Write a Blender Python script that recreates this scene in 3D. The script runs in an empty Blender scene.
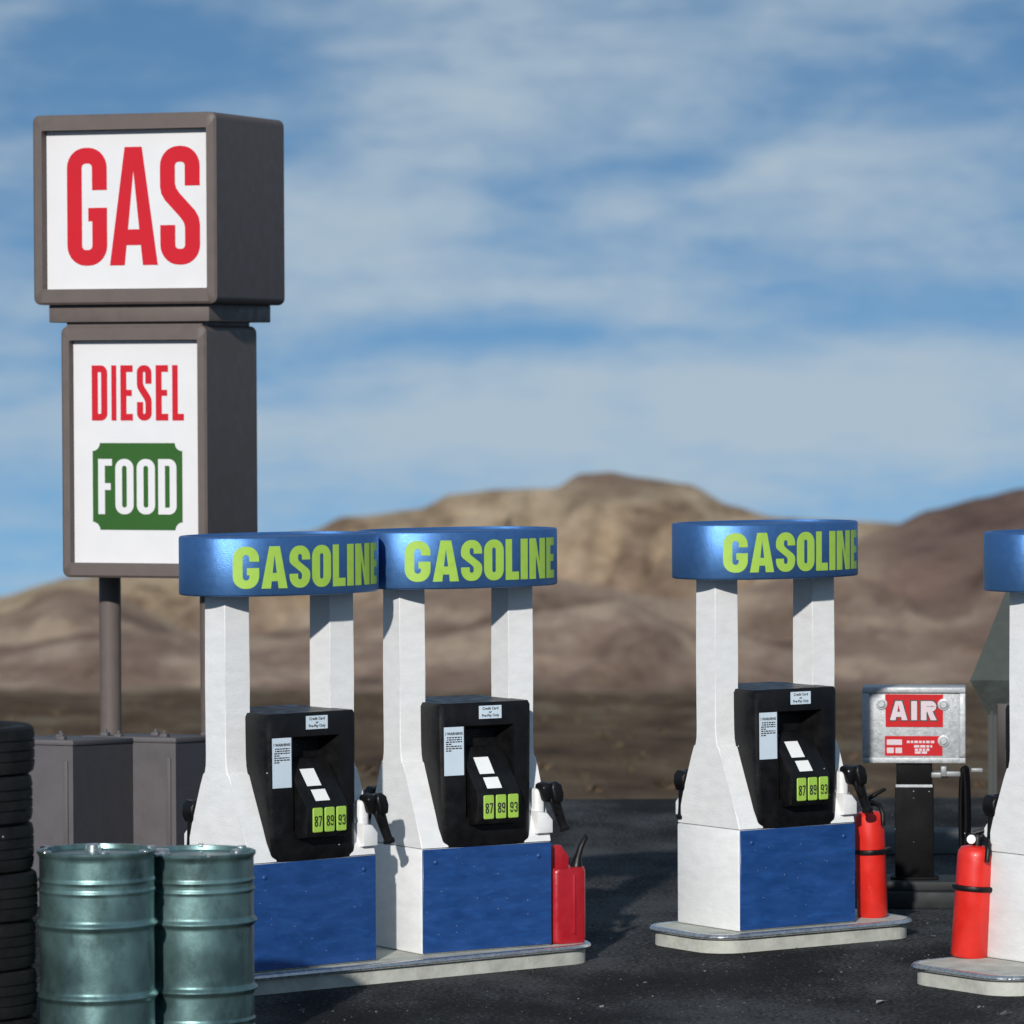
import bpy, bmesh, math, random
from mathutils import Vector, Matrix
R = math.radians
random.seed(7)
S = bpy.context.scene
COL = S.collection

# ------------------------------------------------------------------ basics
def link(o, parent=None):
    COL.objects.link(o)
    if parent is not None:
        o.parent = parent
    return o

def obj(name, bm, m, parent=None, smooth=None, recalc=True, loc=None):
    if recalc:
        bmesh.ops.recalc_face_normals(bm, faces=bm.faces[:])
    me = bpy.data.meshes.new(name)
    bm.to_mesh(me); bm.free()
    me.materials.append(m)
    if smooth is not None:
        for p in me.polygons: p.use_smooth = True
        try:
            me.set_sharp_from_angle(angle=R(smooth))
        except Exception:
            pass
    o = bpy.data.objects.new(name, me)
    if loc: o.location = loc
    return link(o, parent)

def empty(name, loc=(0, 0, 0), rz=0):
    o = bpy.data.objects.new(name, None)
    o.empty_display_size = .2
    o.location = loc; o.rotation_euler = (0, 0, rz)
    return link(o)

def tag(o, label=None, cat=None, group=None, kind=None):
    if label: o['label'] = label
    if cat: o['category'] = cat
    if group: o['group'] = group
    if kind: o['kind'] = kind
    return o

def copy_tree(o, parent=None):
    c = o.copy(); COL.objects.link(c)
    if parent is not None:
        c.parent = parent
    for ch in list(o.children):
        copy_tree(ch, c)
    return c

# ------------------------------------------------------------------ mesh helpers
def add_box(bm, x0, x1, y0, y1, z0, z1, bev=0, seg=2, M=None):
    vs = [bm.verts.new(p) for p in ((x0,y0,z0),(x1,y0,z0),(x1,y1,z0),(x0,y1,z0),(x0,y0,z1),(x1,y0,z1),(x1,y1,z1),(x0,y1,z1))]
    fs = [bm.faces.new([vs[i] for i in q]) for q in ((3,2,1,0),(4,5,6,7),(0,1,5,4),(1,2,6,5),(2,3,7,6),(3,0,4,7))]
    es = list({e for f in fs for e in f.edges})
    if M is not None:
        for v in vs: v.co = M @ v.co
    if bev:
        bmesh.ops.bevel(bm, geom=es, offset=bev, segments=seg, profile=.5, affect='EDGES')

def add_prism(bm, pts, z0, z1, bev=0, seg=2, M=None):
    a = [bm.verts.new((x, y, z0)) for x, y in pts]
    b = [bm.verts.new((x, y, z1)) for x, y in pts]
    n = len(pts)
    f0 = bm.faces.new(a[::-1]); f1 = bm.faces.new(b)
    for i in range(n):
        bm.faces.new((a[i], a[(i+1) % n], b[(i+1) % n], b[i]))
    if M is not None:
        for v in a+b: v.co = M @ v.co
    if bev:
        es = list(f0.edges)+list(f1.edges)
        bmesh.ops.bevel(bm, geom=es, offset=bev, segments=seg, profile=.5, affect='EDGES')

def add_lathe(bm, prof, n=48, M=None, cap=True):
    rings = []
    for r, z in prof:
        ring = [bm.verts.new((r*math.cos(2*math.pi*i/n), r*math.sin(2*math.pi*i/n), z)) for i in range(n)]
        rings.append(ring)
    for a, b in zip(rings, rings[1:]):
        for i in range(n):
            bm.faces.new((a[i], a[(i+1) % n], b[(i+1) % n], b[i]))
    if cap:
        bm.faces.new(rings[0][::-1]); bm.faces.new(rings[-1])
    if M is not None:
        for ring in rings:
            for v in ring: v.co = M @ v.co

def add_tube(bm, pts, rad, n=12, cap=True):
    pts = [Vector(p) for p in pts]
    if not isinstance(rad, (list, tuple)): rad = [rad]*len(pts)
    rings = []; up = None
    for i, p in enumerate(pts):
        t = (pts[min(i+1, len(pts)-1)]-pts[max(i-1, 0)]).normalized()
        if up is None:
            up = t.orthogonal().normalized()
        u = (up-t*up.dot(t)).normalized(); up = u
        w = t.cross(u)
        rings.append([bm.verts.new(p+rad[i]*(u*math.cos(2*math.pi*k/n)+w*math.sin(2*math.pi*k/n))) for k in range(n)])
    for a, b in zip(rings, rings[1:]):
        for k in range(n):
            bm.faces.new((a[k], a[(k+1) % n], b[(k+1) % n], b[k]))
    if cap:
        bm.faces.new(rings[0][::-1]); bm.faces.new(rings[-1])

def add_ell(bm, c, r, M=None, n=20, m=12, e=1.0):
    def sp(v): return math.copysign(abs(v)**e, v)
    rows = []
    for j in range(1, m):
        th = math.pi*j/m
        rows.append([Vector((r[0]*sp(math.sin(th))*sp(math.cos(2*math.pi*i/n)), r[1]*sp(math.sin(th))*sp(math.sin(2*math.pi*i/n)), r[2]*sp(math.cos(th)))) for i in range(n)])
    T = (M or Matrix.Identity(4))
    c = Vector(c)
    vr = [[bm.verts.new(c+T @ p) for p in row] for row in rows]
    top = bm.verts.new(c+T @ Vector((0, 0, r[2]))); bot = bm.verts.new(c+T @ Vector((0, 0, -r[2])))
    for a, b in zip(vr, vr[1:]):
        for i in range(n): bm.faces.new((a[i], b[i], b[(i+1) % n], a[(i+1) % n]))
    for i in range(n):
        bm.faces.new((top, vr[0][i], vr[0][(i+1) % n])); bm.faces.new((bot, vr[-1][(i+1) % n], vr[-1][i]))

def rrect(x0, x1, y0, y1, r, n=6):
    pts = []
    for cx, cy, a in ((x1-r, y1-r, 0), (x0+r, y1-r, 90), (x0+r, y0+r, 180), (x1-r, y0+r, 270)):
        for k in range(n+1):
            t = R(a+90*k/n)
            pts.append((cx+r*math.cos(t), cy+r*math.sin(t)))
    return pts

# ------------------------------------------------------------------ lettering (block glyphs as polygons)
def ring_pairs(W, H, t, h, ro, right_ys=(), n=7, sqleft=False):
    """outer / inner point pairs round a letter bowl, from the right side's middle, counter-clockwise"""
    ri = max(ro-min(t, h), .15*ro)
    def corner(cx, cy, a, r, rr):
        return [(cx+r*math.cos(R(a+90*k/n)), cy+rr*math.sin(R(a+90*k/n))) for k in range(n+1)]
    def loop(x0, x1, y0, y1, r):
        out = []
        r = min(r, (x1-x0)/2*.999, (y1-y0)/2*.999)
        for sx, sy, a in ((1, 1, 0), (-1, 1, 90), (-1, -1, 180), (1, -1, 270)):
            rr = r if not (sqleft and sx < 0) else r*.02
            cx = x1-rr if sx > 0 else x0+rr
            cy = y1-rr if sy > 0 else y0+rr
            out.append(corner(cx, cy, a, rr, rr))
        return out
    o = loop(0, W, 0, H, ro); i = loop(t, W-t, h, H-h, ri)
    return [[(p, q) for p, q in zip(a, b)] for a, b in zip(o, i)]

def strip(pairs, close=False):
    out = []
    n = len(pairs)
    for k in range(n if close else n-1):
        a, b = pairs[k], pairs[(k+1) % n]
        out.append([a[0], b[0], b[1], a[1]])
    return out

def rect(x0, y0, x1, y1): return [(x0, y0), (x1, y0), (x1, y1), (x0, y1)]

def stroke(pts, w):
    """thick line through points, mitred; w = list of widths"""
    if not isinstance(w, (list, tuple)): w = [w]*len(pts)
    keep = [i for i in range(len(pts)) if i == 0 or (Vector(pts[i])-Vector(pts[i-1])).length > 1e-4]
    pts = [pts[i] for i in keep]; w = [w[i] for i in keep]
    pairs = []
    for i, p in enumerate(pts):
        p = Vector(p)
        d1 = (p-Vector(pts[i-1])).normalized() if i > 0 else None
        d2 = (Vector(pts[i+1])-p).normalized() if i < len(pts)-1 else None
        if d1 is None: d1 = d2
        if d2 is None: d2 = d1
        n1 = Vector((-d1.y, d1.x)); n2 = Vector((-d2.y, d2.x))
        m = (n1+n2).normalized(); k = w[i]/2/max(m.dot(n1), .5)
        pairs.append((tuple(p+m*k), tuple(p-m*k)))
    return strip(pairs)

def arc(cx, cy, rx, ry, a0, a1, n=8):
    return [(cx+rx*math.cos(R(a0+(a1-a0)*k/n)), cy+ry*math.sin(R(a0+(a1-a0)*k/n))) for k in range(n+1)]

def glyph(c, W, H, t, h):
    ro = min(W*.46, H*.3)
    if c in 'O0':
        q = ring_pairs(W, H, t, h, ro)
        return strip(sum(q, []), True)
    if c == 'D':
        q = ring_pairs(W, H, t, h, ro*.9, sqleft=True)
        return strip(sum(q, []), True)
    if c == 'G':
        q = ring_pairs(W, H, t, h, ro)
        pairs = [((W, H*.64), (W-t, H*.64))]+q[0]+q[1]+q[2]+q[3]
        end = q[3][-1]
        pairs += [((W, H*.49), (W-t, H*.49))]
        P = strip(pairs)
        P.append(rect(W*.53, H*.49-h*.85, W-t, H*.49))
        return P
    if c == 'C':
        q = ring_pairs(W, H, t, h, ro)
        return strip([((W, H*.64), (W-t, H*.64))]+sum(q, [])+[((W, H*.36), (W-t, H*.36))])
    if c == 'S':
        q = ring_pairs(W, H, t, h, ro)
        sw = lambda L_: [(y, x) for x, y in reversed(L_)]
        P = [((W, H*.665), (W-t, H*.665))]+q[0]+q[1]
        P += [((0, H*.66), (t, H*.685)), ((.03*W, H*.60), (t+.03*W, H*.645)), ((.12*W, H*.545), (t+.12*W, H*.60)), ((W-t-.12*W, H*.40), (W-.12*W, H*.455)), ((W-t-.03*W, H*.355), (W-.03*W, H*.40)), ((W-t, H*.315), (W, H*.34))]
        P += sw(q[3])+sw(q[2])+[((t, H*.335), (0, H*.335))]
        return strip(P)
    if c == 'A':
        aw = t*1.15; yi = H*.80; y1, y2 = H*.17, H*.17+h
        xi = lambda y: t+(W/2-t)*y/yi
        return [[(0, 0), (t, 0), (W/2, yi), (W/2, H), (W/2-aw/2, H)],
                [(W-t, 0), (W, 0), (W/2+aw/2, H), (W/2, H), (W/2, yi)],
                [(xi(y1), y1), (W-xi(y1), y1), (W-xi(y2), y2), (xi(y2), y2)]]
    if c == 'I': return [rect(0, 0, W, H)]
    if c == 'L': return [rect(0, 0, t, H), rect(t, 0, W, h)]
    if c == 'E': return [rect(0, 0, t, H), rect(t, 0, W, h), rect(t, H-h, W, H), rect(t, H*.5-h*.45, W*.92, H*.5+h*.45)]
    if c == 'F': return [rect(0, 0, t, H), rect(t, H-h, W, H), rect(t, H*.5-h*.5, W*.9, H*.5+h*.5)]
    if c == 'N':
        k = H*.42
        return [rect(0, 0, t, H), rect(W-t, 0, W, H), [(t, H), (t, H-k), (W-t, 0), (W-t, k)]]
    if c == 'R':
        yb = H*.44; bh = H-yb; r = min(bh/2, (W-t)*.7)
        o = [(t, H)]+arc(W-r, H-r, r, r, 90, 0)+arc(W-r, yb+r, r, r, 0, -90)+[(t, yb)]
        ri = max(r-t*.75, .2*r)
        i = [(t, H-h)]+arc(W-t-ri, H-h-ri, ri, ri, 90, 0)+arc(W-t-ri, yb+h+ri, ri, ri, 0, -90)+[(t, yb+h)]
        P = strip(list(zip(o, i)))
        P.append(rect(0, 0, t, H))
        P.append([(W*.42, yb), (W*.42+t*.95, yb), (W*1.03, 0), (W*1.03-t*1.1, 0)])
        return P
    if c == '8':
        m = H*.52
        a = ring_pairs(W, m, t, h, min(W*.45, m*.45)); b = ring_pairs(W, H-m, t, h, min(W*.45, m*.42))
        P = strip(sum(a, []), True)
        P += [[(x, y+m) for x, y in p] for p in strip(sum(b, []), True)]
        return P
    if c == '9':
        m = H*.42
        b = ring_pairs(W, H-m, t, h, min(W*.45, m*.6))
        P = [[(x, y+m) for x, y in p] for p in strip(sum(b, []), True)]
        P += stroke([(W-t/2, m+ro*.5), (W-t/2, ro)]+arc(W/2, h/2+ro*.8, W/2-t/2, ro*.8, 0, -180)+[(t/2, H*.28)], t)
        return P
    if c == '7':
        return [rect(0, H-h, W, H), [(W-t, H-h), (W, H-h), (W*.5, 0), (W*.5-t, 0)]]
    if c == '3':
        m = H*.5; rx = W/2-t/2
        P = stroke([(t/2, H*.74)]+arc(W/2, H-h/2-ro*.8, rx, ro*.8, 180, 0)+arc(W/2-.05*W, m+ro*.55, rx+.05*W, ro*.55, 0, -90), t)
        P += stroke([(W*.42, m)]+arc(W/2-.05*W, m-ro*.55, rx+.05*W, ro*.55, 90, 0)+arc(W/2, h/2+ro*.8, rx, ro*.8, 0, -180)+[(t/2, H*.26)], t)
        return P
    return []

def line_polys(items, H, t, h, gap, grow=0):
    """items: [(char, width)]; returns polygons with x starting at 0, and the total width"""
    out = []; x = 0; z = 0
    for c, W in items:
        tt = min(t, W*.48)
        for p in glyph(c, W+2*grow, H+2*grow, (W if c == 'I' else tt)+2*grow, h+2*grow):
            out.append([(px+x-grow, py-grow) for px, py in p])
        x += W+gap
    return out, x-gap

def letter_mesh(polys, place, cut=None, lift=.0):
    """place(u, v) -> point; cut = spacing of extra cuts along u for curved surfaces"""
    bm = bmesh.new()
    for p in polys:
        vs = []
        for q in p:
            if vs and (Vector((q[0], q[1], 0))-vs[-1].co).length < 1e-6: continue
            vs.append(bm.verts.new((q[0], q[1], 0)))
        if len(vs) > 2 and (vs[0].co-vs[-1].co).length < 1e-6: vs.pop()
        if len(vs) >= 3:
            f = bm.faces.new(vs)
            f.normal_update()
            if f.normal.z < 0: f.normal_flip()
    if cut:
        xs = [v.co.x for v in bm.verts]; x = min(xs)+cut
        while x < max(xs):
            bmesh.ops.bisect_plane(bm, geom=bm.verts[:]+bm.edges[:]+bm.faces[:], plane_co=(x, 0, 0), plane_no=(1, 0, 0))
            x += cut
    bmesh.ops.triangulate(bm, faces=bm.faces[:])
    for v in bm.verts: v.co = Vector(place(v.co.x, v.co.y))
    return bm

def font_mesh(text, size, m=None, bold=0.0, align='CENTER', spacing=1.0):
    cu = bpy.data.curves.new('text_outline', 'FONT')
    cu.body = text; cu.size = size; cu.align_x = align; cu.align_y = 'CENTER'; cu.offset = bold; cu.space_line = spacing
    cu.resolution_u = 3
    o = bpy.data.objects.new('text_outline', cu)
    COL.objects.link(o)
    dg = bpy.context.evaluated_depsgraph_get()
    me = bpy.data.meshes.new_from_object(o.evaluated_get(dg))
    bm = bmesh.new(); bm.from_mesh(me)
    bpy.data.objects.remove(o); bpy.data.meshes.remove(me); bpy.data.curves.remove(cu)
    return bm

def join_bm(dst, src, M):
    vm = {v: dst.verts.new(M @ v.co) for v in src.verts}
    for f in src.faces:
        try: dst.faces.new([vm[v] for v in f.verts])
        except ValueError: pass
    src.free()

# ------------------------------------------------------------------ materials
def nn(nt, t, **kw):
    n = nt.nodes.new(t)
    for k, v in kw.items():
        if k.startswith('i_'):
            n.inputs[k[2:].replace('_', ' ')].default_value = v
        else: setattr(n, k, v)
    return n

def mat(name, base, rough=.5, metal=0.0, var=.12, scale=6, bump=.0, bscale=60, stretch=(1, 1, 1), spec=.5, coat=0.0, dirt=None, dirt_amt=.4, dirt_scale=3, flake=0.0, specks=0.0, rvar=.12):
    m = bpy.data.materials.new(name); m.use_nodes = True
    nt = m.node_tree; L = nt.links.new
    b = nt.nodes['Principled BSDF']
    b.inputs['Roughness'].default_value = rough; b.inputs['Metallic'].default_value = metal
    b.inputs['Specular IOR Level'].default_value = spec
    b.inputs['Coat Weight'].default_value = coat; b.inputs['Coat Roughness'].default_value = .15
    tc = nn(nt, 'ShaderNodeTexCoord'); oi = nn(nt, 'ShaderNodeObjectInfo')
    mp = nn(nt, 'ShaderNodeMapping'); mp.inputs['Scale'].default_value = stretch
    add = nn(nt, 'ShaderNodeVectorMath', operation='ADD')
    mul = nn(nt, 'ShaderNodeVectorMath', operation='SCALE'); mul.inputs['Scale'].default_value = 17
    cmb = nn(nt, 'ShaderNodeCombineXYZ')
    L(oi.outputs['Random'], cmb.inputs[0]); L(oi.outputs['Random'], cmb.inputs[1])
    L(cmb.outputs[0], mul.inputs[0]); L(tc.outputs['Object'], mp.inputs['Vector'])
    L(mp.outputs[0], add.inputs[0]); L(mul.outputs[0], add.inputs[1])
    n1 = nn(nt, 'ShaderNodeTexNoise'); n1.inputs['Scale'].default_value = scale; n1.inputs['Detail'].default_value = 6
    L(add.outputs[0], n1.inputs['Vector'])
    cr = nn(nt, 'ShaderNodeMapRange'); cr.inputs['From Min'].default_value = .3; cr.inputs['From Max'].default_value = .7
    cr.inputs['To Min'].default_value = 1-var; cr.inputs['To Max'].default_value = 1+var
    L(n1.outputs['Fac'], cr.inputs['Value'])
    vm = nn(nt, 'ShaderNodeVectorMath', operation='SCALE'); vm.inputs[0].default_value = base
    L(cr.outputs[0], vm.inputs['Scale'])
    out = vm.outputs[0]
    if dirt:
        n2 = nn(nt, 'ShaderNodeTexNoise'); n2.inputs['Scale'].default_value = dirt_scale; n2.inputs['Detail'].default_value = 9; n2.inputs['Roughness'].default_value = .68
        L(add.outputs[0], n2.inputs['Vector'])
        r2 = nn(nt, 'ShaderNodeMapRange'); r2.inputs['From Min'].default_value = .5; r2.inputs['From Max'].default_value = .75; r2.inputs['To Max'].default_value = dirt_amt
        L(n2.outputs['Fac'], r2.inputs['Value'])
        mx = nn(nt, 'ShaderNodeMix', data_type='RGBA'); mx.inputs['B'].default_value = (*dirt, 1)
        L(r2.outputs[0], mx.inputs['Factor']); L(out, mx.inputs['A']); out = mx.outputs['Result']
    if specks:
        vo = nn(nt, 'ShaderNodeTexVoronoi'); vo.inputs['Scale'].default_value = 55
        L(add.outputs[0], vo.inputs['Vector'])
        lt = nn(nt, 'ShaderNodeMath', operation='LESS_THAN'); lt.inputs[1].default_value = .2
        L(vo.outputs['Distance'], lt.inputs[0])
        sp = nn(nt, 'ShaderNodeSeparateColor'); L(vo.outputs['Color'], sp.inputs[0])
        g2 = nn(nt, 'ShaderNodeMath', operation='GREATER_THAN'); g2.inputs[1].default_value = 1-specks
        L(sp.outputs[0], g2.inputs[0])
        m2 = nn(nt, 'ShaderNodeMath', operation='MULTIPLY'); L(lt.outputs[0], m2.inputs[0]); L(g2.outputs[0], m2.inputs[1])
        mx = nn(nt, 'ShaderNodeMix', data_type='RGBA'); mx.inputs['B'].default_value = (.45, .47, .48, 1)
        L(m2.outputs[0], mx.inputs['Factor']); L(out, mx.inputs['A']); out = mx.outputs['Result']
    L(out, b.inputs['Base Color'])
    rr = nn(nt, 'ShaderNodeMapRange'); rr.inputs['From Min'].default_value = .3; rr.inputs['From Max'].default_value = .7
    rr.inputs['To Min'].default_value = max(.03, rough-rvar); rr.inputs['To Max'].default_value = min(1, rough+rvar)
    L(n1.outputs['Fac'], rr.inputs['Value']); L(rr.outputs[0], b.inputs['Roughness'])
    if bump or flake:
        nb = nn(nt, 'ShaderNodeTexNoise'); nb.inputs['Scale'].default_value = bscale; nb.inputs['Detail'].default_value = 5
        L(add.outputs[0], nb.inputs['Vector'])
        bp = nn(nt, 'ShaderNodeBump'); bp.inputs['Strength'].default_value = bump or flake; bp.inputs['Distance'].default_value = .01
        L(nb.outputs['Fac'], bp.inputs['Height']); L(bp.outputs[0], b.inputs['Normal'])
    return m

M_white = mat('white_enamel', (.74, .75, .745), .48, var=.04, scale=9, bump=.16, bscale=40, stretch=(1, 1, 2.6), dirt=(.40, .38, .33), dirt_amt=.15, dirt_scale=5, specks=.004)
M_blue = mat('blue_panel_paint', (.010, .052, .190), .42, var=.16, scale=6, stretch=(1, 1, 3.2), bump=.035, bscale=40, dirt=(.025, .11, .36), dirt_amt=.5, dirt_scale=9, specks=.012)
M_cblue = mat('metallic_blue_paint', (.075, .195, .44), .40, metal=.75, var=.05, scale=30, bump=.22, bscale=220, dirt=(.10, .26, .58), dirt_amt=.22, dirt_scale=140, rvar=.04)
M_black = mat('black_plastic', (.005, .005, .0055), .42, spec=.28, var=.3, scale=14, bump=.12, bscale=90, specks=.006)
M_blackm = mat('black_metal', (.004, .004, .0045), .6, spec=.10, var=.3, scale=10, bump=.08, bscale=50, dirt=(.012, .012, .012), dirt_amt=.3, specks=.02)
M_recess = mat('recess_plastic', (.006, .006, .006), .6, var=.2)
M_green = mat('lime_lettering', (.32, .52, .070), .5, var=.07, scale=25, dirt=(.22, .42, .05), dirt_amt=.4, dirt_scale=25)
M_ink = mat('black_print', (.02, .02, .022), .6)
M_stick = mat('pale_sticker_paper', (.56, .66, .74), .5, var=.04)
M_screen = mat('white_display_face', (.80, .82, .80), .4, var=.03)
M_chrome = mat('worn_chrome_trim', (.62, .63, .64), .26, metal=.9, var=.15, scale=30, bump=.2, bscale=60, dirt=(.2, .2, .2), dirt_amt=.5, dirt_scale=12)
M_conc = mat('cream_concrete', (.44, .45, .40), .8, var=.14, scale=9, bump=.3, bscale=45, dirt=(.2, .2, .17), dirt_amt=.55, dirt_scale=8)
M_red = mat('red_enamel', (.62, .020, .012), .40, var=.08, scale=9, bump=.22, bscale=16, coat=.1, dirt=(.42, .015, .01), dirt_amt=.4, dirt_scale=6)
M_canred = mat('red_plastic_can', (.36, .010, .018), .36, var=.08, scale=14, bump=.15, bscale=45, coat=.15)
M_frame = mat('grey_brown_sign_metal', (.115, .094, .086), .6, spec=.3, var=.07, scale=12, bump=.06, bscale=120)
M_panel = mat('white_sign_face', (.64, .64, .65), .6, spec=.2, var=.02)
M_sred = mat('red_sign_lettering', (.50, .010, .022), .6, spec=.2, var=.03)
M_sgreen = mat('green_sign_badge', (.026, .098, .018), .6, spec=.2, var=.05)
M_galv = mat('galvanised_steel', (.40, .42, .43), .52, metal=.3, var=.16, scale=35, bump=.22, bscale=70, dirt=(.25, .26, .27), dirt_amt=.6, dirt_scale=30)
M_drum = mat('teal_drum_metal', (.155, .265, .262), .38, metal=.8, var=.32, scale=5, bump=.05, bscale=90, dirt=(.03, .045, .04), dirt_amt=.75, dirt_scale=7, stretch=(1, 1, .7))
M_tyre = mat('tyre_rubber', (.007, .0078, .008), .7, spec=.25, var=.3, scale=12, bump=.3, bscale=60, specks=.01)
M_cab = mat('grey_painted_steel', (.095, .089, .094), .6, spec=.25, var=.08, scale=8, bump=.12, bscale=50, dirt=(.08, .08, .085), dirt_amt=.5)
M_shed = mat('weathered_grey_boards', (.05, .058, .055), .8, var=.2, scale=8, bump=.4, bscale=30, stretch=(1, 1, .3))
M_shingle = mat('grey_shingle_roof', (.042, .052, .048), .85, var=.3, scale=12, bump=.5, bscale=25)
M_door = mat('dark_brown_door', (.022, .014, .013), .5, var=.2)
M_chip = mat('pale_stone_chips', (.20, .205, .21), .7, var=.5, scale=30)
M_pink = mat('pale_print', (.56, .47, .50), .5, var=.04)
M_pave = mat('grey_concrete_paving', (.085, .09, .093), .85, var=.18, scale=5, bump=.3, bscale=40)

# ground: dark fine asphalt
def asphalt():
    m = bpy.data.materials.new('dark_asphalt'); m.use_nodes = True
    nt = m.node_tree; L = nt.links.new; b = nt.nodes['Principled BSDF']
    tc = nn(nt, 'ShaderNodeTexCoord')
    a = nn(nt, 'ShaderNodeTexNoise'); a.inputs['Scale'].default_value = .9; a.inputs['Detail'].default_value = 8; a.inputs['Roughness'].default_value = .65
    mp = nn(nt, 'ShaderNodeMapping'); mp.inputs['Scale'].default_value = (1, .55, 1)
    L(tc.outputs['Object'], mp.inputs['Vector']); L(mp.outputs[0], a.inputs['Vector'])
    f = nn(nt, 'ShaderNodeTexNoise'); f.inputs['Scale'].default_value = 42; f.inputs['Detail'].default_value = 4
    L(tc.outputs['Object'], f.inputs['Vector'])
    mixf = nn(nt, 'ShaderNodeMath', operation='MULTIPLY_ADD'); mixf.inputs[1].default_value = .75
    L(f.outputs['Fac'], mixf.inputs[0]); L(a.outputs['Fac'], mixf.inputs[2])
    cr = nn(nt, 'ShaderNodeValToRGB'); e = cr.color_ramp.elements
    e[0].position = .58; e[0].color = (.007, .0075, .008, 1); e[1].position = 1.18 if False else 1.0; e[1].color = (.075, .078, .080, 1)
    x = e.new(.85); x.color = (.024, .025, .026, 1)
    L(mixf.outputs[0], cr.inputs['Fac']); out = cr.outputs['Color']
    for sc, thr, keep, colr in ((70, .20, .985, (.22, .23, .24, 1)), (24, .13, .985, (.11, .115, .12, 1)), (120, .25, .95, (.10, .105, .11, 1))):
        vo = nn(nt, 'ShaderNodeTexVoronoi'); vo.inputs['Scale'].default_value = sc
        L(tc.outputs['Object'], vo.inputs['Vector'])
        lt = nn(nt, 'ShaderNodeMath', operation='LESS_THAN'); lt.inputs[1].default_value = thr; L(vo.outputs['Distance'], lt.inputs[0])
        sp = nn(nt, 'ShaderNodeSeparateColor'); L(vo.outputs['Color'], sp.inputs[0])
        g2 = nn(nt, 'ShaderNodeMath', operation='GREATER_THAN'); g2.inputs[1].default_value = keep; L(sp.outputs[0], g2.inputs[0])
        m2 = nn(nt, 'ShaderNodeMath', operation='MULTIPLY'); L(lt.outputs[0], m2.inputs[0]); L(g2.outputs[0], m2.inputs[1])
        mx = nn(nt, 'ShaderNodeMix', data_type='RGBA'); mx.inputs['B'].default_value = colr
        L(m2.outputs[0], mx.inputs['Factor']); L(out, mx.inputs['A']); out = mx.outputs['Result']
    L(out, b.inputs['Base Color'])
    b.inputs['Roughness'].default_value = .85; b.inputs['Specular IOR Level'].default_value = .06
    bp = nn(nt, 'ShaderNodeBump'); bp.inputs['Strength'].default_value = .8; bp.inputs['Distance'].default_value = .03
    L(mixf.outputs[0], bp.inputs['Height']); L(bp.outputs[0], b.inputs['Normal'])
    return m

def rock():
    m = bpy.data.materials.new('desert_rock'); m.use_nodes = True
    nt = m.node_tree; L = nt.links.new; b = nt.nodes['Principled BSDF']
    tc = nn(nt, 'ShaderNodeTexCoord')
    def noise(sc, det=7, stretch=(1, 1, 1), loc=(0, 0, 0), rough=.6):
        mp = nn(nt, 'ShaderNodeMapping'); mp.inputs['Scale'].default_value = stretch; mp.inputs['Location'].default_value = loc
        L(tc.outputs['Object'], mp.inputs['Vector'])
        n = nn(nt, 'ShaderNodeTexNoise'); n.inputs['Scale'].default_value = sc; n.inputs['Detail'].default_value = det; n.inputs['Roughness'].default_value = rough
        L(mp.outputs[0], n.inputs['Vector']); return n.outputs['Fac']
    def ramp(fac, stops):
        r = nn(nt, 'ShaderNodeValToRGB'); e = r.color_ramp.elements
        e[0].position, e[0].color = stops[0][0], (*stops[0][1], 1); e[1].position, e[1].color = stops[-1][0], (*stops[-1][1], 1)
        for p, c in stops[1:-1]:
            x = e.new(p); x.color = (*c, 1)
        L(fac, r.inputs['Fac']); return r.outputs['Color']
    big = ramp(noise(.085, 9, (1, .4, 2.4), (3, 0, 0), .68), [(.36, (.16, .098, .072)), (.45, (.32, .21, .158)), (.53, (.43, .30, .228)), (.61, (.64, .48, .345))])
    # high ground is paler ochre, low ground mauve-brown
    at = nn(nt, 'ShaderNodeAttribute'); at.attribute_name = 'tone'
    sp = nn(nt, 'ShaderNodeSeparateColor'); L(at.outputs['Color'], sp.inputs[0])
    m1 = nn(nt, 'ShaderNodeMix', data_type='RGBA'); m1.blend_type = 'MIX'
    och = ramp(noise(.10, 9, (1, .4, 2.4), (9, 4, 0), .68), [(.36, (.26, .175, .112)), (.48, (.52, .385, .245)), (.60, (.70, .54, .36))])
    L(sp.outputs[0], m1.inputs['Factor']); L(big, m1.inputs['A']); L(och, m1.inputs['B'])
    m3 = nn(nt, 'ShaderNodeMix', data_type='RGBA')
    red = ramp(noise(.05, 8, (1, .5, 2), (2, 8, 0)), [(.38, (.13, .080, .064)), (.60, (.30, .20, .155))])
    L(sp.outputs[2], m3.inputs['Factor']); L(m1.outputs['Result'], m3.inputs['A']); L(red, m3.inputs['B'])
    scr = ramp(noise(.55, 7, (1, .12, 1), (0, 0, 0), .62), [(.34, (.085, .050, .028)), (.46, (.155, .100, .056)), (.55, (.20, .140, .083)), (.68, (.27, .215, .138))])
    m2 = nn(nt, 'ShaderNodeMix', data_type='RGBA')
    L(sp.outputs[1], m2.inputs['Factor']); L(m3.outputs['Result'], m2.inputs['A']); L(scr, m2.inputs['B'])
    L(m2.outputs['Result'], b.inputs['Base Color'])
    b.inputs['Roughness'].default_value = .95; b.inputs['Specular IOR Level'].default_value = .1
    bp = nn(nt, 'ShaderNodeBump'); bp.inputs['Strength'].default_value = 1; bp.inputs['Distance'].default_value = 2.6
    L(noise(.20, 9, (1, .5, 1.4), (7, 3, 1), .70), bp.inputs['Height']); L(bp.outputs[0], b.inputs['Normal'])
    return m

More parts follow.
